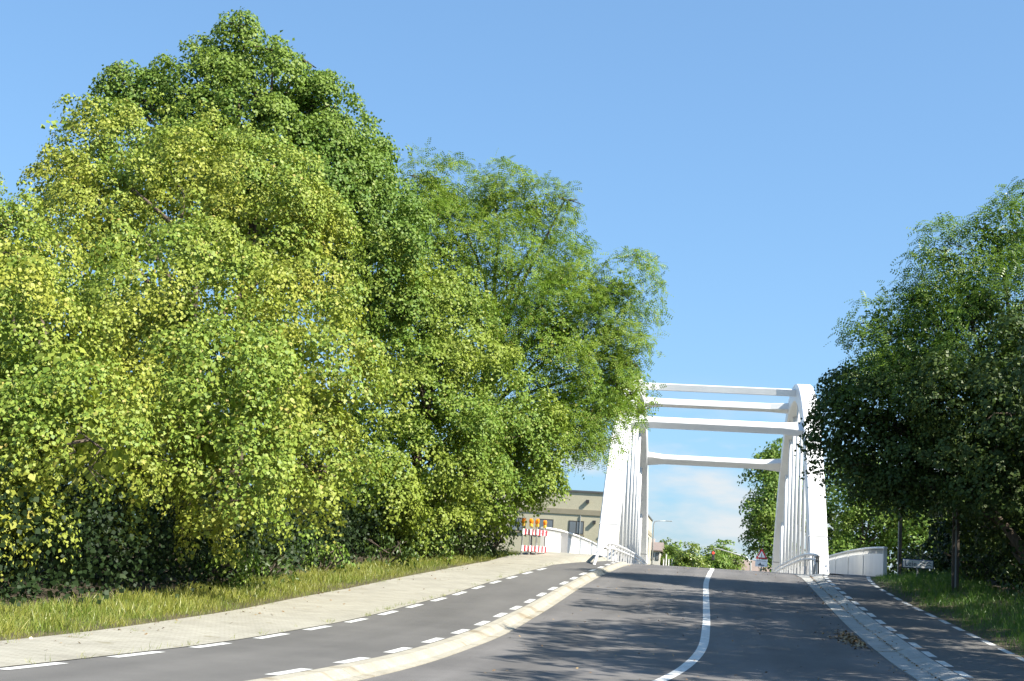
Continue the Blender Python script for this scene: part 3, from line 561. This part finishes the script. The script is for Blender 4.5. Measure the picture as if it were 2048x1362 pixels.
thicket(-24, -15.0, 30, 66, 7.0, 1000, 'thicket'); thicket(-15.0, -10.5, 20, 58, 2.3, 1500, 'thicket', .095, 62)
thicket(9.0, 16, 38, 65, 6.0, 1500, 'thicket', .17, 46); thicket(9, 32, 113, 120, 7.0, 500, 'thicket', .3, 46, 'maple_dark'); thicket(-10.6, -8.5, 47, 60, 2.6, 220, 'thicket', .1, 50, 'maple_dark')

# grass blades
def grass(n_, fx, y0, y1, zf, hmin, hmax, mat, lean=.35, bias=1.0):
    y = y0+(y1-y0)*rng.random(n_)**1.35; t_ = rng.random(n_)**bias
    x = np.array([fx(a, b_) for a, b_ in zip(y, t_)]); z = np.array([zf(a, b_) for a, b_ in zip(x, y)])-.02
    # tufts
    tf_ = np.sin(x*3.1+y*1.3)*np.sin(y*2.3-x*1.7)*.5+.5
    S = (hmin+(hmax-hmin)*(.35*rng.random(n_)+.65*tf_*rng.random(n_)))*np.clip(.35+t_*2.2, .35, 1)
    A = np.column_stack([rng.normal(.05, lean, n_), rng.normal(0, lean, n_), np.ones(n_)])
    V, Fq = leaves(np.column_stack([x, y, z]), A, rng.normal(size=(n_, 3))*np.array([1, 1, .1]), S, 'blade')
    tag(link('grass', arr_mesh('grass', V, Fq), mat), None, None, None, 'stuff')
grass(52000, lambda y, t_: pav_l(y)+.03-t_*1.9, 12, 59, vz_l, .07, .36, 'grass')
grass(42000, lambda y, t_: path_r(y)-.03+t_*3.2, 14, 60, vz_r, .08, .42, 'grass_green')
def weeds(n_):
    P = []; 
    for k in range(n_):
        y = 12+46*rng.random()**1.3; x = path_l(y)-.02-abs(rng.normal(0, .12)) if rng.random() < .7 else pav_l(y)+abs(rng.normal(0, .25))
        for j in range(int(rng.uniform(5, 16))): P.append((x+rng.normal(0, .035), y+rng.normal(0, .05), zr(y)+.10))
    P = np.array(P); m_ = len(P)
    V, Fq = leaves(P, np.column_stack([rng.normal(0, .6, m_), rng.normal(0, .6, m_), np.ones(m_)]), rng.normal(size=(m_, 3))*np.array([1, 1, .1]), rng.uniform(.03, .11, m_), 'blade')
    tag(link('weeds', arr_mesh('weeds', V, Fq), 'grass'), None, None, None, 'stuff')
weeds(120)
# dry leaves: a heap in the gutter, scattered bits on road, pavement and path
def litter(P, size):
    n_ = len(P); V, Fq = leaves(P, np.column_stack([rng.normal(size=n_), rng.normal(size=n_), rng.normal(0, .2, n_)]), np.array([0, 0, 1])+rng.normal(0, .3, (n_, 3)), size*rng.uniform(.5, 1.4, n_), 'scrap')
    tag(link('leaf_litter', arr_mesh('leaf_litter', V, Fq), 'litter'), None, None, None, 'stuff')
n_ = 700; q = np.column_stack([3.2-np.abs(rng.normal(0, .22, n_)), 31.4+rng.normal(0, .9, n_)])
litter(np.column_stack([q, [zr(b_)+.012+max(0, (a-2.9)*.07)*rng.random() for a, b_ in q]]), .055)
n_ = 1100; yq = rng.uniform(14, 60, n_); xq = np.where(rng.random(n_) < .5, [road_r(a)+.3 for a in yq]+rng.normal(-.2, .22, n_), rng.uniform(-3.4, 3.2, n_))
litter(np.column_stack([xq, yq, [zr(a)+.012+(.09 if b_ > road_r(a)+.28 else 0) for a, b_ in zip(yq, xq)]]), .035)
n_ = 900; yq = rng.uniform(18, 58, n_); xq = np.array([road_r(a)+(kerb_r(a)-road_r(a))*.5 for a in yq])+rng.normal(0, .025, n_)
litter(np.column_stack([xq, yq, [zr(a)+.046 for a in yq]]), .032)
n_ = 220; yq = rng.uniform(12, 58, n_); xq = np.array([pav_l(a) for a in yq])+np.abs(rng.normal(0, .5, n_))
litter(np.column_stack([xq, yq, [zr(a)+.116 for a in yq]]), .04)

# ------------------------------------------------------------------ traffic barriers beside the left parapet
def barrier(x, y, rz, label):
    z = zr(y)+.11; t_ = thing('traffic_barrier', label, 'barrier', (x, y, z), rz, 'stacked traffic barriers by the bridge')
    for sx in (-.6, .6):
        MB().box(sx-.025, sx+.025, -.025, .025, .0, 1.18).build('post', 'galv', t_)
        MB().box(sx-.11, sx+.11, -.42, .42, 0, .10, bev=.02).build('rubber_foot', 'rubber', t_)
    for z0 in (.98, .36):
        bd = MB().box(-.72, .72, -.045, -.027, z0-.11, z0+.11).build('board', 'signwhite', t_)
        for k in range(3):
            a = -.72+.24+k*.48
            MB().box(a-.005, a+.245, -.049, -.0455, z0-.108, z0+.108).build('red_band', 'red', bd)
    for sx in (-.55, .5):
        lp = MB().box(sx-.07, sx+.07, -.05, .05, 1.18, 1.30, bev=.015).build('warning_lamp', 'yellow', t_)
        rg = [[Vector((sx+rr*math.cos(a), yy_, 1.39+rr*math.sin(a))) for a in np.linspace(0, 2*math.pi, 14)[:-1]] for yy_, rr in ((-.06, .07), (-.04, .095), (.04, .095), (.06, .07))]
        MB().loft(rg).build('lens', 'orange', lp)
    return t_
barrier(-6.72, 55.6, R(80), 'red and white traffic barrier nearest the bushes, orange lamps on top')
barrier(-6.50, 55.8, R(84), 'middle red and white traffic barrier with orange lamps in the stack')
barrier(-6.24, 56.0, R(81), 'red and white traffic barrier nearest the white parapet')

# ------------------------------------------------------------------ right verge: river sign and posts
def text_mesh(body, size, name):
    cu = bpy.data.curves.new(name, 'FONT'); cu.body = body; cu.size = size; cu.align_x = 'LEFT'; cu.align_y = 'CENTER'; cu.extrude = .001
    o = bpy.data.objects.new(name, cu); COL.objects.link(o); dg = bpy.context.evaluated_depsgraph_get()
    me = bpy.data.meshes.new_from_object(o.evaluated_get(dg)); bpy.data.objects.remove(o); return me
sg = thing('river_sign', 'white river name sign on a thin post in the right verge', 'sign', (7.47, 54, vz_r(7.47, 54)-.02), R(-2))
zc = 2.53-sg.location.z
MB().box(-.52, .54, 0, .03, zc-.15, zc+.15, bev=.01).build('panel', 'signblue', sg)
MB().box(-.50, .52, -.006, .002, zc-.13, zc+.13).build('face', 'signwhite', sg)
tm = text_mesh('Leie', .25, 'lettering'); tm.transform(Matrix.Translation((-.45, -.009, zc-.01)) @ Matrix.Rotation(R(90), 4, 'X')); link('lettering', tm, 'ink', sg)
for dz in (.042, -.045):
    rg = []
    for k in range(25):
        t_ = k/24; x = .08+.39*t_; z = zc+dz+.022*math.sin(t_*2*math.pi*1.5+.4)
        rg.append([Vector((x, -.008, z-.014)), Vector((x, -.008, z+.014)), Vector((x, -.0062, z+.014)), Vector((x, -.0062, z-.014))])
    MB().loft(rg).build('wave_line', 'ink', sg)
MB().tube([(0, .05, 0), (0, .05, zc+.1)], .028, 8).build('post', 'galv', sg)
p1 = thing('wooden_post', 'tall thin dark post left of the river sign', 'post', (7.36, 58, zr(58)+.05), 0, 'tall posts in the right verge')
MB().box(-.055, .055, -.055, .055, 0, 3.35, bev=.012).build('shaft', 'rust', p1); MB().box(-.085, -.056, -.045, .0, 0, 3.36).build('pale_strip', 'galv', p1)  # pale strip stands in for skylight on the left edge of the shaft
p2 = thing('wooden_post', 'tall double dark post right of the river sign', 'post', (7.63, 47, zr(47)+.1), 0, 'tall posts in the right verge')
for dx in (-.065, .065): MB().box(dx-.038, dx+.038, -.05, .05, 0, 3.25+dx*.4, bev=.01).build('shaft', 'rust', p2)
MB().box(-.0265, .0265, -.02, .02, .3, 3.1).build('pale_strip', 'galv', p2)

# ------------------------------------------------------------------ beyond the bridge
def tri(xc, zb, s, y0, y1):
    h = s*.866; return [[Vector((xc-s/2, y, zb)), Vector((xc+s/2, y, zb)), Vector((xc, y, zb+h))] for y in (y0, y1)]
ws = thing('warning_sign', 'red bordered triangular warning sign above a white plate beyond the crest', 'sign', (4.27, 115, zr(115)), R(0))
z0 = ws.location.z
MB().loft(tri(0, 3.55-z0, .92, 0, .03)).build('triangle', 'red', ws)
MB().loft(tri(0, 3.55-z0+.11, .56, -.008, -.001)).build('triangle_face', 'signwhite', ws)
MB().box(-.03, .03, -.014, -.009, 3.55-z0+.21, 3.55-z0+.40).box(-.03, .03, -.014, -.009, 3.55-z0+.135, 3.55-z0+.18).build('mark', 'dark', ws)
MB().box(-.46, .46, 0, .03, 2.96-z0, 3.50-z0, bev=.01).build('plate', 'signwhite', ws)
MB().box(-.34, .34, -.005, -.001, 3.37-z0, 3.41-z0).build('plate_text', 'galv', ws)
b2 = MB(); b2.loft([[Vector((x, y, z+3.04-z0)) for x, z in ((-.26, 0), (.24, 0), (.2, .06), (-.02, .08), (-.05, .22), (-.12, .22), (-.16, .10), (-.25, .08))] for y in (-.006, -.001)]); b2.build('symbol', 'ink', ws)
MB().tube([(0, .06, 0), (0, .06, 3.9-z0)], .038, 8).build('post', 'galv', ws)

tl = thing('traffic_light', 'red traffic light hanging from a curved mast arm over the far road', 'traffic light', (5.0, 165, zr(165)))
MB().tube([(0, 0, 0), (0, 0, 2.5), (-.05, 0, 4.05), (-.5, 0, 4.55), (-2.2, 0, 4.98), (-3.6, 0, 5.3), (-4.0, 0, 5.28), (-4.15, 0, 5.05)], [.12, .1, .085, .08, .07, .06, .055, .05], 8).build('mast', 'galv', tl, True)
hd = MB().box(-4.30, -3.98, -.16, .12, 4.02, 5.02, bev=.03).build('signal_head', 'dark', tl)
for k, mt in enumerate(('dark', 'dark', 'redlight')):
    rg = [[Vector((-4.14+rr*math.cos(a), yy_, 4.20+k*.31+rr*math.sin(a))) for a in np.linspace(0, 2*math.pi, 17)[:-1]] for yy_, rr in ((-.155, .13), (-.175, .12), (-.185, .07))]
    MB().loft(rg).build('lens', mt, hd)
# beige two storey building
bd = thing('beige_building', 'flat roofed beige brick building behind the left bridge arch', 'building', (-12.5, 135, zr(135)-.4))
def wbox(b0, x0, x1, y0, y1, z0_, z1, nm, mt, par): 
    return MB().box(x0, x1, y0, y1, z0_-b0.location.z, z1-b0.location.z, Matrix.Translation((-b0.location.x, -b0.location.y, 0))).build(nm, mt, par)
wall = wbox(bd, -26, -7.0, 135, 192, 0, 9.0, 'wall', 'beige', bd)
wbox(bd, -26.1, -6.9, 134.9, 192.1, 9.0, 9.17, 'roof_edge', 'roofedge', bd)
wbox(bd, -26.04, -6.96, 134.93, 134.998, 6.95, 7.42, 'string_course', 'stringc', bd)
wbox(bd, -6.998, -6.94, 134.93, 192, 6.95, 7.42, 'string_course', 'stringc', bd)
def win_s(x0, x1, z0_, z1):
    f = wbox(bd, x0, x1, 134.96, 134.997, z0_, z1, 'window', 'frame', bd)
    xm = (x0+x1)/2
    for a, c in ((x0+.09, xm-.05), (xm+.05, x1-.09)): wbox(bd, a, c, 134.945, 134.958, z0_+.1, z1-.1, 'pane', 'glass', f)
    wbox(bd, x0-.08, x1+.08, 134.88, 134.996, z0_-.12, z0_-.002, 'sill', 'stringc', f)
for x0 in (-24.6, -21.2, -17.9, -15.35, -12.53, -9.6): win_s(x0, x0+1.4, 5.15, 6.38)
for y0 in (140, 148, 156, 164, 172, 180):
    f = wbox(bd, -6.997, -6.95, y0, y0+2.2, 4.2, 6.6, 'window', 'frame', bd); wbox(bd, -6.948, -6.94, y0+.12, y0+2.08, 4.35, 6.45, 'pane', 'glass', f)
for x, z in ((-10.9, 8.2), (-10.2, 6.35)): wbox(bd, x-.14, x+.14, 134.75, 134.995, z-.14, z+.14, 'wall_lamp', 'dark', bd)
wbox(bd, -11.52, -11.44, 134.9, 134.995, 0, 6.9, 'downpipe', 'galv', bd)
sl = thing('street_lamp', 'grey street lamp arm reaching out from behind the beige building', 'street lamp', (-7.3+.5, 186, 0))
MB().tube([(0, 6.4, 0), (0, 6.4, 8.6), (.1, 6.4, 9.0), (.5, 6.4, 9.12), (1.6, 6.4, 9.17)], [.1, .07, .06, .05, .045], 8).build('pole', 'galv', sl, True)
MB().box(1.55, 2.35, 6.25, 6.55, 9.12, 9.24, bev=.03).build('lamp_head', 'galv', sl)
# small houses over the crest
def house(name, label, x0, x1, y0, y1, h, rh, mat, roofdir='x', wins=()):
    t_ = thing(name, label, 'house', ((x0+x1)/2, y0, 0)); o = Vector(t_.location)
    X0, X1, D_ = x0-o.x, x1-o.x, y1-y0
    MB().box(X0, X1, 0, D_, -.5, h).build('wall', mat, t_)
    b2 = MB()
    if roofdir == 'x':
        rg = [[Vector((x, -.3, h-.05)), Vector((x, D_/2, h+rh)), Vector((x, D_+.3, h-.05)), Vector((x, D_+.3, h-.2)), Vector((x, -.3, h-.2))] for x in (X0-.25, X1+.25)]
    else:
        rg = [[Vector((X0-.3, y, h-.05)), Vector(((X0+X1)/2, y, h+rh)), Vector((X1+.3, y, h-.05)), Vector((X1+.3, y, h-.2)), Vector((X0-.3, y, h-.2))] for y in (-.25, D_+.25)]
    rf = b2.loft(rg).build('roof', 'tile', t_)
    MB().box((X0+X1)/2-.25, (X0+X1)/2+.25, D_/2-.25, D_/2+.25, h+rh*.6, h+rh+.5).build('chimney', 'pink', rf)
    for a, c, e, g in wins:
        f = MB().box(a, c, -.05, -.003, e, g).build('window', 'frame', t_); MB().box(a+.08, c-.08, -.065, -.052, e+.08, g-.08).build('pane', 'glass', f)
    return t_
house('far_house', 'cream house with a porch roof beside the beige building', -8.6, -6.1, 202, 216, 5.6, 1.2, 'cream', 'x', [(-.2, .4, 4.2, 5.2), (.65, 1.1, 4.2, 5.2), (-.2, .5, 2.6, 3.6)])
house('far_house', 'pale terraced house end on behind the white posts', -6.6, -4.5, 228, 240, 4.9, 1.0, 'pink', 'y', [(-.5, .1, 3.4, 4.3), (.4, .9, 3.4, 4.3)])
house('far_house', 'grey roofed house beside the tall narrow tree over the crest', 4.15, 10.5, 204, 214, 3.0, 2.1, 'cream', 'x', [(-2.5, -1.5, 1, 2.2), (0, 1, 1, 2.2)])
for i, (x, y, h) in enumerate([(-4.7, 170, 3.9), (-4.62, 178, 4.6), (-4.6, 190, 4.2), (-4.4, 200, 4.4)]):
    t_ = thing('white_post', ['white post nearest beyond the crest by the houses', 'tallest white post beside the far cream house', 'third white post along the far road', 'farthest white post before the round trees'][i], 'post', (x, y, 0), 0, 'white posts along the far road')
    MB().tube([(0, 0, 0), (0, 0, h)], .07, 8).build('shaft', 'white', t_); MB().box(-.1, .1, -.1, .1, h, h+.05).build('cap', 'white', t_)
